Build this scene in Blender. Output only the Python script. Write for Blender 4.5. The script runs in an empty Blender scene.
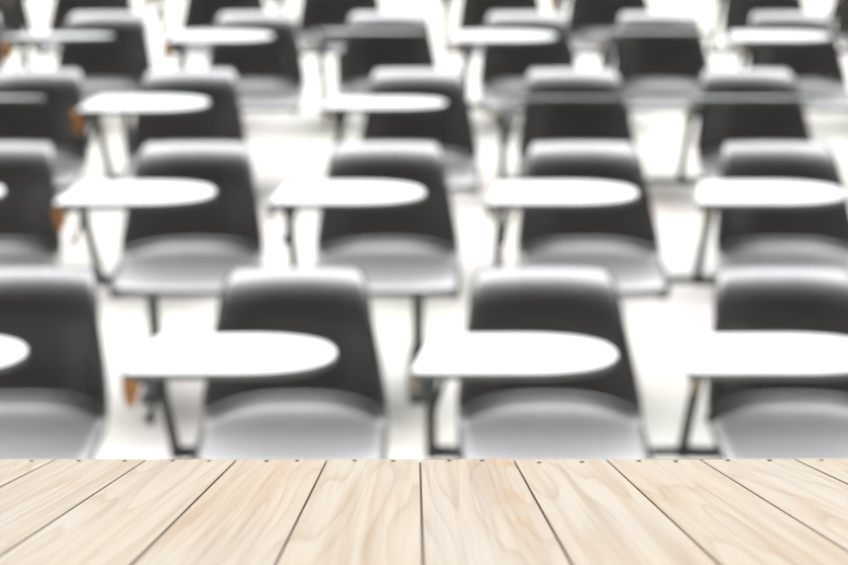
import bpy, bmesh, math, random
from mathutils import Vector, Matrix
random.seed(4)
C = bpy.context.scene.collection
R = math.radians

# ------------------------------------------------------------ helpers
def nodes(name):
    m = bpy.data.materials.new(name); m.use_nodes = True
    nt = m.node_tree
    return m, nt, nt.nodes['Principled BSDF']

def mat(name, col, rough=.5, spec=.5, var=.06, scale=30, metal=0, bump=0):
    m, nt, b = nodes(name)
    tc = nt.nodes.new('ShaderNodeTexCoord')
    n = nt.nodes.new('ShaderNodeTexNoise'); n.inputs['Scale'].default_value = scale
    n.inputs['Detail'].default_value = 3
    nt.links.new(tc.outputs['Object'], n.inputs['Vector'])
    r = nt.nodes.new('ShaderNodeValToRGB')
    a = [c * (1 - var) for c in col]; z = [min(1, c * (1 + var)) for c in col]
    r.color_ramp.elements[0].color = (*a, 1); r.color_ramp.elements[1].color = (*z, 1)
    r.color_ramp.elements[0].position = .3; r.color_ramp.elements[1].position = .7
    nt.links.new(n.outputs['Fac'], r.inputs['Fac'])
    nt.links.new(r.outputs['Color'], b.inputs['Base Color'])
    b.inputs['Roughness'].default_value = rough
    b.inputs['Specular IOR Level'].default_value = spec
    b.inputs['Metallic'].default_value = metal
    if bump:
        bp = nt.nodes.new('ShaderNodeBump'); bp.inputs['Strength'].default_value = bump
        bp.inputs['Distance'].default_value = .004 if bump == 1 else .001
        nt.links.new(n.outputs['Fac'], bp.inputs['Height']); nt.links.new(bp.outputs['Normal'], b.inputs['Normal'])
    return m

def obj(name, bm, m, parent=None, loc=(0, 0, 0), smooth=True):
    me = bpy.data.meshes.new(name)
    bmesh.ops.recalc_face_normals(bm, faces=bm.faces)
    bm.to_mesh(me); bm.free()
    if smooth:
        for p in me.polygons: p.use_smooth = True
    me.materials.append(m)
    o = bpy.data.objects.new(name, me); C.objects.link(o)
    o.location = loc
    if parent: o.parent = parent
    return o

def sharp(o, ang=40):
    o.data.set_sharp_from_angle(angle=R(ang))
    return o

def box(bm, a, b, bevel=0):
    g = bmesh.ops.create_cube(bm, size=1)
    vs = g['verts']
    for v in vs:
        v.co = Vector([a[i] + (v.co[i] + .5) * (b[i] - a[i]) for i in range(3)])
    if bevel:
        es = list({e for v in vs for e in v.link_edges})
        bmesh.ops.bevel(bm, geom=es, offset=bevel, segments=2, affect='EDGES', profile=.5)
    return bm

def tube(bm, pts, r, n=12):
    """swept round bar, capped"""
    pts = [Vector(p) for p in pts]; rs = r if isinstance(r, (list, tuple)) else [r] * len(pts)
    rings = []
    ref = None
    for i, p in enumerate(pts):
        t = (pts[min(i + 1, len(pts) - 1)] - pts[max(i - 1, 0)]).normalized()
        if ref is None:
            ref = Vector((1, 0, 0)) if abs(t.x) < .8 else Vector((0, 1, 0))
        u = (ref - t * ref.dot(t)).normalized(); w = t.cross(u); ref = u
        rings.append([bm.verts.new(p + (u * math.cos(2 * math.pi * k / n) + w * math.sin(2 * math.pi * k / n)) * rs[i]) for k in range(n)])
    for i in range(len(rings) - 1):
        for k in range(n):
            bm.faces.new((rings[i][k], rings[i][(k + 1) % n], rings[i + 1][(k + 1) % n], rings[i + 1][k]))
    bm.faces.new(rings[0][::-1]); bm.faces.new(rings[-1])
    return bm

def prism(bm, outline, z0, z1, bevel=0):
    lo = [bm.verts.new((x, y, z0)) for x, y in outline]
    hi = [bm.verts.new((x, y, z1)) for x, y in outline]
    n = len(lo)
    top = bm.faces.new(hi); bm.faces.new(lo[::-1])
    for k in range(n): bm.faces.new((lo[k], lo[(k + 1) % n], hi[(k + 1) % n], hi[k]))
    if bevel:
        bmesh.ops.bevel(bm, geom=list(top.edges), offset=bevel, segments=2, affect='EDGES')
    return bm

def thing(name, label, cat, loc=(0, 0, 0), group=None):
    o = bpy.data.objects.new(name, None); C.objects.link(o)
    o.empty_display_size = .1
    o.location = loc; o['label'] = label; o['category'] = cat
    if group: o['group'] = group
    return o

# ------------------------------------------------------------ materials
M_shell = mat('charcoal_plastic', (.0125, .0085, .0080), rough=.5, spec=.5, var=.12, scale=14, bump=1)
_b = M_shell.node_tree.nodes['Principled BSDF']          # polished plastic: a clear gloss over the matt body
_b.inputs['Coat Weight'].default_value = 1; _b.inputs['Coat Roughness'].default_value = .45; _b.inputs['Coat IOR'].default_value = 1.88
M_steel = mat('green_black_steel', (.016, .022, .019), rough=.42, spec=.5, var=.2, scale=40)
M_tablet = mat('white_laminate', (.86, .87, .86), rough=.35, spec=.4, var=.015, scale=6)
M_rim = mat('grey_green_edging', (.13, .145, .14), rough=.45, var=.1, scale=20)
M_block_o = mat('orange_brown_wood', (.42, .17, .035), rough=.55, var=.25, scale=25)
M_block_g = mat('pale_brown_wood', (.34, .27, .19), rough=.55, var=.2, scale=25)
M_nail = mat('dark_nail_steel', (.10, .085, .08), rough=.5, var=.2, metal=.3)
M_under = mat('gap_shade_brown', (.10, .062, .042), rough=.7, var=.2)  # dark brown stands in for the shade inside the plank gaps

def floor_mat():
    m, nt, b = nodes('cream_floor_tiles')
    L = nt.links
    tc = nt.nodes.new('ShaderNodeTexCoord')
    br = nt.nodes.new('ShaderNodeTexBrick')
    br.offset = 0; br.squash = 1
    br.inputs['Scale'].default_value = 1
    br.inputs['Brick Width'].default_value = .6; br.inputs['Row Height'].default_value = .6
    br.inputs['Mortar Size'].default_value = .004
    br.inputs['Color1'].default_value = (.80, .775, .715, 1)
    br.inputs['Color2'].default_value = (.77, .74, .675, 1)
    br.inputs['Mortar'].default_value = (.60, .57, .51, 1)
    L.new(tc.outputs['Object'], br.inputs['Vector'])
    n = nt.nodes.new('ShaderNodeTexNoise'); n.inputs['Scale'].default_value = 2.2; n.inputs['Detail'].default_value = 5
    L.new(tc.outputs['Object'], n.inputs['Vector'])
    mx = nt.nodes.new('ShaderNodeMix'); mx.data_type = 'RGBA'; mx.blend_type = 'MULTIPLY'
    mx.inputs['Factor'].default_value = .18
    L.new(br.outputs['Color'], mx.inputs['A'])
    L.new(n.outputs['Color'], mx.inputs['B'])
    L.new(mx.outputs['Result'], b.inputs['Base Color'])
    b.inputs['Roughness'].default_value = .45
    return m

def wood_mat():
    m, nt, b = nodes('pale_pine_planks')
    L = nt.links; N = nt.nodes.new
    tc = N('ShaderNodeTexCoord'); geo = N('ShaderNodeNewGeometry')
    def math_(op, a, c=None):
        q = N('ShaderNodeMath'); q.operation = op
        for i, v in enumerate((a, c)):
            if v is None: continue
            if isinstance(v, (int, float)): q.inputs[i].default_value = v
            else: L.new(v, q.inputs[i])
        return q.outputs[0]
    off = math_('MULTIPLY', geo.outputs['Random Per Island'], 37.0)
    comb = N('ShaderNodeCombineXYZ'); L.new(off, comb.inputs[0]); L.new(off, comb.inputs[1]); L.new(off, comb.inputs[2])
    def noise(sc, detail, scale=1.0, rough=.5):
        mp = N('ShaderNodeMapping'); mp.inputs['Scale'].default_value = sc
        L.new(tc.outputs['Object'], mp.inputs['Vector'])
        ad = N('ShaderNodeVectorMath'); ad.operation = 'ADD'
        L.new(mp.outputs[0], ad.inputs[0]); L.new(comb.outputs[0], ad.inputs[1])
        n = N('ShaderNodeTexNoise'); n.inputs['Scale'].default_value = scale
        n.inputs['Detail'].default_value = detail; n.inputs['Roughness'].default_value = rough
        L.new(ad.outputs[0], n.inputs['Vector'])
        return n.outputs['Fac']
    def ramp(fac, stops):
        r = N('ShaderNodeValToRGB'); e = r.color_ramp.elements
        while len(e) < len(stops): e.new(.5)
        for k, (p, c) in enumerate(stops):
            e[k].position = p; e[k].color = (*c, 1)
        L.new(fac, r.inputs['Fac']); return r.outputs['Color']
    def mix(kind, f, a, c):
        q = N('ShaderNodeMix'); q.data_type = 'RGBA'; q.blend_type = kind
        if isinstance(f, (int, float)): q.inputs['Factor'].default_value = f
        else: L.new(f, q.inputs['Factor'])
        L.new(a, q.inputs['A']); L.new(c, q.inputs['B']); return q.outputs['Result']
    # growth rings: contour lines of a field stretched along the plank
    fld = noise((24, 1.5, 8), 1.6, 1.0, .4)
    ph = math_('MULTIPLY', fld, 13.0)
    fr = math_('FRACT', ph)
    rings = ramp(fr, [(0, (1, 1, 1)), (.45, (.97, .955, .935)), (.74, (.90, .86, .80)), (.90, (.74, .64, .54)), (1, (1, 1, 1))])
    tint = noise((9, 3, 3), 2, 1.0)
    base = ramp(tint, [(.30, (.39, .328, .260)), (.5, (.387, .348, .294)), (.7, (.39, .364, .325))])
    plank = ramp(geo.outputs['Random Per Island'], [(0, (1, .985, .97)), (.5, (.96, .94, .93)), (1, (1.0, .97, .92))])
    c = mix('MULTIPLY', 1.0, base, plank)
    c = mix('MULTIPLY', .46, c, rings)
    fib = noise((420, 9, 100), 3, 1.0, .6)
    fibc = ramp(fib, [(.3, (.90, .87, .85)), (.6, (1, 1, 1))])
    c = mix('MULTIPLY', .7, c, fibc)
    sk = noise((150, 2.0, 30), 2, 1.0, .6)
    skc = ramp(sk, [(.36, (.87, .79, .70)), (.52, (1, 1, 1))])
    c = mix('MULTIPLY', .6, c, skc)
    # soft greyish streaks and warm resin patches
    st = noise((40, 2.2, 5), 2, 1.0)
    stc = ramp(st, [(.58, (1, 1, 1)), (.72, (.88, .84, .83))])
    c = mix('MULTIPLY', .8, c, stc)
    pt = noise((26, 9, 5), 1, 1.0)
    ptc = ramp(pt, [(.66, (1, 1, 1)), (.78, (1.0, .88, .74))])
    c = mix('MULTIPLY', .8, c, ptc)
    L.new(c, b.inputs['Base Color'])
    b.inputs['Roughness'].default_value = .55
    b.inputs['Specular IOR Level'].default_value = .25
    bp = N('ShaderNodeBump'); bp.inputs['Strength'].default_value = .15; bp.inputs['Distance'].default_value = .0006
    L.new(fib, bp.inputs['Height']); L.new(bp.outputs['Normal'], b.inputs['Normal'])
    return m
M_floor = floor_mat(); M_wood = wood_mat()

# ------------------------------------------------------------ setting
CAM_H, PITCH, FPX = 2.266, R(22.03), 1446.0
bm = bmesh.new(); box(bm, (-9, -3, -.12), (9, 16.15, 0))
fl = obj('floor', bm, M_floor, smooth=False); fl['kind'] = 'structure'
M_wall = mat('off_white_plaster', (.72, .71, .68), rough=.8, var=.03, scale=4)
for nm, a, b_ in (('wall_back', (-9, 16, 0), (9, 16.15, 3.4)), ('wall_left', (-9.15, -3, 0), (-9, 16.15, 3.4)), ('wall_right', (9, -3, 0), (9.15, 16.15, 3.4))):
    bm = bmesh.new(); box(bm, a, b_); wl = obj(nm, bm, M_wall, smooth=False); wl['kind'] = 'structure'

# ------------------------------------------------------------ chair
# profile of the moulded shell: (y, z, half width, side rise, x drift)
PROF = [(-.222, .396, .215, .000), (-.238, .400, .234, .002), (-.243, .411, .243, .005), (-.234, .424, .248, .010),
        (-.17, .430, .251, .018), (-.07, .429, .252, .024), (.02, .427, .252, .026), (.08, .429, .251, .026),
        (.125, .440, .250, .024), (.158, .468, .249, .02), (.180, .515, .246, .02), (.202, .585, .234, .02),
        (.221, .645, .223, .028), (.236, .685, .216, .022), (.256, .722, .210, .017), (.286, .752, .200, .012),
        (.320, .769, .184, .007), (.346, .769, .160, .004), (.360, .757, .136, .002)]
SPLIT = 9
def cr(p0, p1, p2, p3, t):
    return [.5 * (2 * b + (c - a) * t + (2 * a - 5 * b + 4 * c - d) * t * t + (3 * b - a - 3 * c + d) * t ** 3) for a, b, c, d in zip(p0, p1, p2, p3)]
def shell_rows(i0, i1, sub=4):
    rows = []
    for i in range(i0, i1):
        for s in range(sub):
            P = [PROF[max(0, min(len(PROF) - 1, i + k))] for k in (-1, 0, 1, 2)]
            rows.append((i + s / sub, cr(*P, s / sub)))
    rows.append((i1, list(PROF[i1])))
    return rows
WING = [0, 0, 0, 0, 0, .02, .06, .10, .125, .13, .115, .08, .05, .035, .025, .02, .01, .005, 0]   # how far the sides curl forward
def shell(i0, i1):
    bm = bmesh.new(); nu = 28; grid = []
    for f, (y, z, w, rise) in shell_rows(i0, i1):
        row = []
        back = max(0, min(1, (f - 6.5) / 4))          # 0 on the seat, 1 on the back
        back = back * back * (3 - 2 * back)
        for k in range(nu + 1):
            u = -1 + 2 * k / nu
            e = abs(u) ** 2.3
            drift = .008 - .008 * max(0, (z - .45) / .35)
            px, py, pz = u * w + drift, y, z
            pz += rise * e * (1 - back)
            i = min(int(f), len(WING) - 2); wg = WING[i] + (WING[i + 1] - WING[i]) * (f - i)
            py -= rise * e * back + wg * abs(u) ** 2.8
            # rolled rim along the sides
            rim = max(0, (abs(u) - .9) / .1) ** 2
            pz -= .010 * rim * (1 - back); py += .010 * rim * back
            row.append(bm.verts.new((px, py, pz)))
        grid.append(row)
    for a in range(len(grid) - 1):
        for k in range(nu):
            bm.faces.new((grid[a][k], grid[a][k + 1], grid[a + 1][k + 1], grid[a + 1][k]))
    return bm
def thicken(o):
    md = o.modifiers.new('thickness', 'SOLIDIFY'); md.thickness = .006; md.offset = -1
    return o

TAB_Z = .768; TAB_Y = -.255; TAB_X = -.112; TL = .50; TD = .111
def tab_outline(grow=0):
    pts = []
    a, bb = .24, TD + grow
    x1 = TL / 2 + grow - a
    n = 28
    for k in range(n + 1):
        t = -math.pi / 2 + math.pi * k / n
        c, s = math.cos(t), math.sin(t)
        pts.append((x1 + a * abs(c) ** .85, bb * math.copysign(abs(s) ** .9, s)))
    x0 = -TL / 2 - grow
    # rounded corners on the slanted inner end
    pts += [(x0 + .062, bb), (x0 + .050, bb - .004), (x0 + .044, bb - .014),
            (x0 + .002, -bb + .014), (x0 + .002, -bb + .005), (x0 + .010, -bb)]
    return pts

def block_bm(k):
    bm = bmesh.new()
    prism(bm, [(-.018 * k, 0), (.022 * k, 0), (.022 * k, -.06 * k), (.008 * k, -.10 * k), (-.010 * k, -.095 * k), (-.018 * k, -.05 * k)], -.02, .02)
    for v in bm.verts: v.co = Vector((v.co.x - .358, v.co.z - .315, v.co.y + .756))
    bmesh.ops.bevel(bm, geom=list(bm.edges), offset=.0025, segments=1, affect='EDGES')
    return bm
def make_chair():
    t = thing('lecture_chair', '', 'chair')
    thicken(obj('seat', shell(0, SPLIT), M_shell, t))
    thicken(obj('backrest', shell(SPLIT, len(PROF) - 1), M_shell, t))
    # under-seat frame and side arm that carries the writing tablet
    bm = bmesh.new()
    tube(bm, [(-.315, -.02, .375), (-.20, -.02, .372), (0, -.02, .372), (.17, -.02, .372)], .018)
    tube(bm, [(-.10, -.18, .388), (-.10, 0, .386), (-.10, .13, .396)], .011)
    tube(bm, [(.10, -.18, .388), (.10, 0, .386), (.10, .13, .396)], .011)
    obj('seat_frame', bm, M_steel, t)
    bm = bmesh.new()
    tube(bm, [(-.312, -.02, .362), (-.313, -.03, .41), (-.315, -.10, .55), (-.315, -.17, .68), (-.313, -.20, .725)],
         [.017, .015, .0145, .0155, .018])
    post = obj('tablet_post', bm, M_steel, t)
    # bracket under the tablet, with a knuckle on top of the post
    bm = bmesh.new()
    box(bm, (-.36, -.285, .742), (-.17, -.215, .752), .002)
    tube(bm, [(-.345, -.225, .735), (-.275, -.225, .735)], .021)
    box(bm, (-.33, -.36, .744), (-.30, -.16, .753), .002)
    sharp(obj('tablet_bracket', bm, M_steel, t))
    # short release lever with a knob hanging from the bracket
    bm = bmesh.new()
    tube(bm, [(-.278, -.27, .735), (-.295, -.30, .69), (-.312, -.325, .645)], .007, 8)
    g = bmesh.ops.create_uvsphere(bm, u_segments=12, v_segments=8, radius=.013)
    for v in g['verts']: v.co += Vector((-.314, -.33, .635))
    obj('release_lever', bm, M_steel, t)
    # end block under the outer end of the tablet
    obj('end_block', block_bm(.55), M_block_g, t, smooth=False)
    bm = bmesh.new(); prism(bm, tab_outline(), -.009, .010, .002)
    tab = sharp(obj('writing_tablet', bm, M_tablet, t, (TAB_X, TAB_Y, TAB_Z)))
    # edging band round the tablet
    bm = bmesh.new(); o1 = tab_outline(.0025); n = len(o1); o0 = tab_outline(0)
    q = [[bm.verts.new((x, y, z)) for x, y in o] for o, z in ((o0, -.0095), (o1, -.0085), (o1, .0075), (o0, .0085))]
    for a in range(3):
        for k in range(n): bm.faces.new((q[a][k], q[a][(k + 1) % n], q[a + 1][(k + 1) % n], q[a + 1][k]))
    sharp(obj('edge_band', bm, M_rim, tab), 50)
    # pedestal leg and floor foot (their own origin, so each chair can carry them off centre)
    bm = bmesh.new(); tube(bm, [(0, -.02, .012), (0, -.02, .30), (0, -.02, .368)], [.022, .020, .020], 14)
    obj('pedestal_leg', bm, M_steel, t)
    bm = bmesh.new()
    prism(bm, [(-.03, -.24), (.03, -.24), (.04, -.02), (.03, .22), (-.03, .22), (-.04, -.02)], 0, .016, .005)
    sharp(obj('foot', bm, M_steel, t))
    return t

proto = make_chair()
tmp = obj('end_block', block_bm(.88), M_block_o, smooth=False); block_orange = tmp.data
bpy.data.objects.remove(tmp)

def copy_tree(o, parent=None):
    c = o.copy(); C.objects.link(c)
    if parent: c.parent = parent
    for ch in list(o.children): copy_tree(ch, c)
    return c

ROW_Y = [3.474, 4.719, 5.837, 7.060, 8.26]
# x, yaw, tilt of the tablet, orange block, leg offset, tablet shift, label
K = 'dark grey moulded chair '
ROWS = [
 ('chairs of the nearest row', [
  (-1.115, 0, 0, 0, 0, .0, K + 'cut by the left picture edge, behind the plank table'),
  (-.358, .6, 0, 1, 0, .0, K + 'whole, white tablet, behind the left half of the plank table'),
  (.333, 0, 0, 0, 0, .0, K + 'with white tablet, behind the plank table just right of its centre'),
  (1.012, 0, 0, 0, 0, -.02, K + 'cut by the right picture edge, behind the plank table')]),
 ('chairs of the second row', [
  (-1.53, 0, 0, 0, 0, .025, K + 'cut by the left picture edge, second row from the plank table'),
  (-.821, .8, 0, 1, -.135, 0, K + 'with white tablet on leaning post, second from left in second row'),
  (-.136, 0, 0, 0, .115, 0, K + 'with white tablet, in the middle of the five in second row'),
  (.570, 0, 0, 0, .0, -.015, K + 'with white tablet, second from right in second row'),
  (1.268, 0, 0, 0, 0, -.04, K + 'whose white tablet meets the right picture edge, in second row')]),
 ('chairs of the third row', [
  (-1.674, 0, 13.2, 0, 0, 0, K + 'with faint edge-on tablet, cut by the left edge, third row'),
  (-1.007, 0, 0, 1, 0, .015, K + 'with bright white tablet and orange block, third row'),
  (-.030, 0, 4, 0, 0, -.02, K + 'with narrow white tablet, in the middle of the third row'),
  (.641, 0, 14.2, 0, 0, .03, K + 'with edge-on tablet and bare post, second from right, third row'),
  (1.394, 0, 13.8, 0, 0, -.02, K + 'with edge-on tablet, last at right in the third row')]),
 ('chairs of the fourth row', [
  (-2.36, 0, 8, 0, 0, 0, K + 'almost wholly outside the left picture edge, fourth row'),
  (-1.615, 0, 7.5, 1, .12, .0, K + 'with dull greenish tablet, first whole one at left, fourth row'),
  (-.855, 0, 1, 1, -.09, 0, K + 'with bright white tablet and orange block, fourth row'),
  (-.183, 0, 10.7, 0, 0, .02, K + 'with edge-on tablet, just left of the middle, fourth row'),
  (.519, 0, 1, 0, 0, -.03, K + 'with bright white tablet, right of the middle, fourth row'),
  (1.190, 0, 11.0, 0, -.17, 0, K + 'with dim edge-on tablet, second from right, fourth row'),
  (1.862, 0, 2, 0, 0, -.07, K + 'with pale tablet, last at right in the fourth row')]),
 ('chairs of the farthest row', [
  (-2.56, 0, 0, 1, 0, 0, K + 'at the top left corner of the picture, farthest row'),
  (-1.93, 0, 0, 0, 0, 0, K + 'cut by the top edge, second from left, farthest row'),
  (-1.16, 0, 0, 1, 0, 0, K + 'cut by the top edge, third from left, farthest row'),
  (-.49, 0, 0, 0, 0, 0, K + 'cut by the top edge, fourth from left, farthest row'),
  (.44, 0, 0, 0, 0, 0, K + 'cut by the top edge, fourth from right, farthest row'),
  (1.07, 0, 0, 1, 0, 0, K + 'cut by the top edge, third from right, farthest row'),
  (1.97, 0, 0, 0, 0, 0, K + 'cut by the top edge, second from right, farthest row'),
  (2.62, 0, 0, 0, 0, 0, K + 'at the top right corner of the picture, farthest row')]),
]
first = True
for ry, (grp, chairs) in zip(ROW_Y, ROWS):
    for x, yaw, tilt, orange, leg, tsh, label in chairs:
        c = proto if first else copy_tree(proto)
        if first: first = False
        c['todo'] = (x, ry, yaw, tilt, orange, leg, tsh)
        c['label'] = label; c['group'] = grp
for c in [o for o in C.objects if 'todo' in o]:
    x, ry, yaw, tilt, orange, leg, tsh = c['todo']; del c['todo']
    c.location = (x, ry, 0); c.rotation_euler.z = R(yaw)
    for ch in c.children:
        n = ch.name.split('.')[0]
        if n == 'writing_tablet':
            ch.rotation_euler.x = -R(tilt); ch.location.x = TAB_X + tsh
            if tilt > 10: ch.location.z = TAB_Z + .02; ch.location.x += .03
        elif n == 'end_block' and orange: ch.data = block_orange
        elif n in ('pedestal_leg', 'foot'): ch.location.x = leg

# short link bars at seat height on the right-hand chairs
for c in [o for o in C.objects if o.name.startswith('lecture_chair')]:
    if (round(c.location.x, 3), round(c.location.y, 3)) in ((1.012, 3.474), (1.268, 4.719), (1.394, 5.837)):
        bm = bmesh.new(); tube(bm, [(-.30, -.02, .375), (-.40, -.02, .375), (-.45, -.02, .375)], .014)
        obj('link_bar', bm, M_steel, c)

# ------------------------------------------------------------ plank table in the foreground (slopes away from the viewer)
ZF = 1.00                                  # far edge
HT = 176.4 / FPX * ZF; PW = 92.1 / FPX * ZF
fwd = Vector((0, math.cos(PITCH), -math.sin(PITCH))); up = Vector((0, math.sin(PITCH), math.cos(PITCH)))
org = Vector((0, 0, CAM_H)) + fwd * ZF - up * HT
tb = thing('plank_table', 'sloping pale pine plank tabletop with nail heads along its far edge, filling the foreground', 'table', (org.x, org.y, 0))
L0 = .50                                   # depth of the top
rot = Matrix.Rotation(-PITCH, 4, 'X')
top_mx = Matrix.Translation((0, 0, org.z)) @ rot @ Matrix.Rotation(R(.36), 4, 'Z')
xs0 = (419.6 - 424) / FPX * ZF
bm = bmesh.new(); gap = .0013
seams = [57 - 91 * k for k in range(7, 0, -1)] + [57, 147.3, 237.3, 327.5, 420, 513.2, 605.8, 699.5, 794] + [794 + 92 * k for k in range(1, 8)]
seams = [(p - 424) / FPX * ZF for p in seams]
for a, c in zip(seams, seams[1:]):
    j = random.uniform(-.0006, .0006)
    box(bm, (a + gap / 2, -L0, -.024 + j * .3), (c - gap / 2, 0, j * .3), .0004)
top = obj('tabletop', bm, M_wood, tb, smooth=False)
top.matrix_local = top_mx
bm = bmesh.new()
box(bm, (seams[0] + .004, -L0 + .002, -.036), (seams[-1] - .004, -.0002, -.0243))  # backing added below the planks so the gaps look dark
for a in seams[1:-1]:
    box(bm, (a - .002, -L0 + .002, -.0244), (a + .002, -.0002, -.0022))      # strips filling the joints, gap shade put in as dark brown
un = obj('under_panel', bm, M_under, tb, smooth=False); un.matrix_local = top_mx
# nail heads, two to a plank
for px, py in [(32, 461), (79, 461), (125, 461.2), (173, 461), (209, 461.2), (266.5, 461.2), (297, 461), (354.5, 461), (393, 461.2), (449, 461),
               (482, 461), (539, 463), (582, 462.4), (639, 461.4), (676, 461.8), (728, 461), (770, 461), (822, 461.2)]:
    zc = HT * FPX / (py - 282.5)
    bm = bmesh.new()
    bmesh.ops.create_cone(bm, cap_ends=True, segments=12, radius1=.0016, radius2=.0014, depth=.0008)
    nl = obj('nail', bm, M_nail, tb)
    nl.matrix_local = top_mx @ Matrix.Translation(((px - 424) / FPX * zc, zc - ZF, .0004))
# square legs down to the floor
for sx in (-.52, .55):
    for sy in (-.42, -.08):
        zt = org.z + (-sy) * math.sin(PITCH) - .05 * 1
        yy = sy * math.cos(PITCH)
        bm = bmesh.new(); box(bm, (sx - .025, yy - .025, 0), (sx + .025, yy + .025, zt), .003)
        obj('leg', bm, M_wood, tb, smooth=False)

# ------------------------------------------------------------ daylight: bright overcast from above and behind the rows
w = bpy.data.worlds.new('daylight'); bpy.context.scene.world = w; w.use_nodes = True
nt = w.node_tree; N = nt.nodes.new; L = nt.links
bg = nt.nodes['Background']
tc = N('ShaderNodeTexCoord'); sp = N('ShaderNodeSeparateXYZ'); L.new(tc.outputs['Generated'], sp.inputs[0])
def mr(src, a, b, c, d, interp='SMOOTHSTEP'):
    q = N('ShaderNodeMapRange'); q.interpolation_type = interp
    for i, v in zip((1, 2, 3, 4), (a, b, c, d)): q.inputs[i].default_value = v
    L.new(src, q.inputs[0]); return q.outputs[0]
dt = N('ShaderNodeVectorMath'); dt.operation = 'DOT_PRODUCT'
L.new(tc.outputs['Generated'], dt.inputs[0])
EL = R(65); dt.inputs[1].default_value = (0, math.cos(EL), math.sin(EL))
zf = mr(dt.outputs['Value'], math.cos(R(36)), math.cos(R(14)), .045, 12.8)
bg.inputs['Color'].default_value = (.965, .98, 1, 1)
L.new(zf, bg.inputs['Strength'])

# ------------------------------------------------------------ camera
cd = bpy.data.cameras.new('camera'); cam = bpy.data.objects.new('camera', cd); C.objects.link(cam)
cam.location = (0, 0, CAM_H); cam.rotation_euler = (math.pi / 2 - PITCH, 0, 0)
cd.sensor_width = 36; cd.lens = 36 * FPX / 848
cd.clip_start = .02
cd.dof.use_dof = True; cd.dof.focus_distance = 1 / 1.18; cd.dof.aperture_fstop = 6.6
sc = bpy.context.scene; sc.camera = cam
vs = sc.view_settings
vs.view_transform = 'Standard'; vs.look = 'None'; vs.gamma = 1; vs.use_curve_mapping = False; vs.exposure = 0
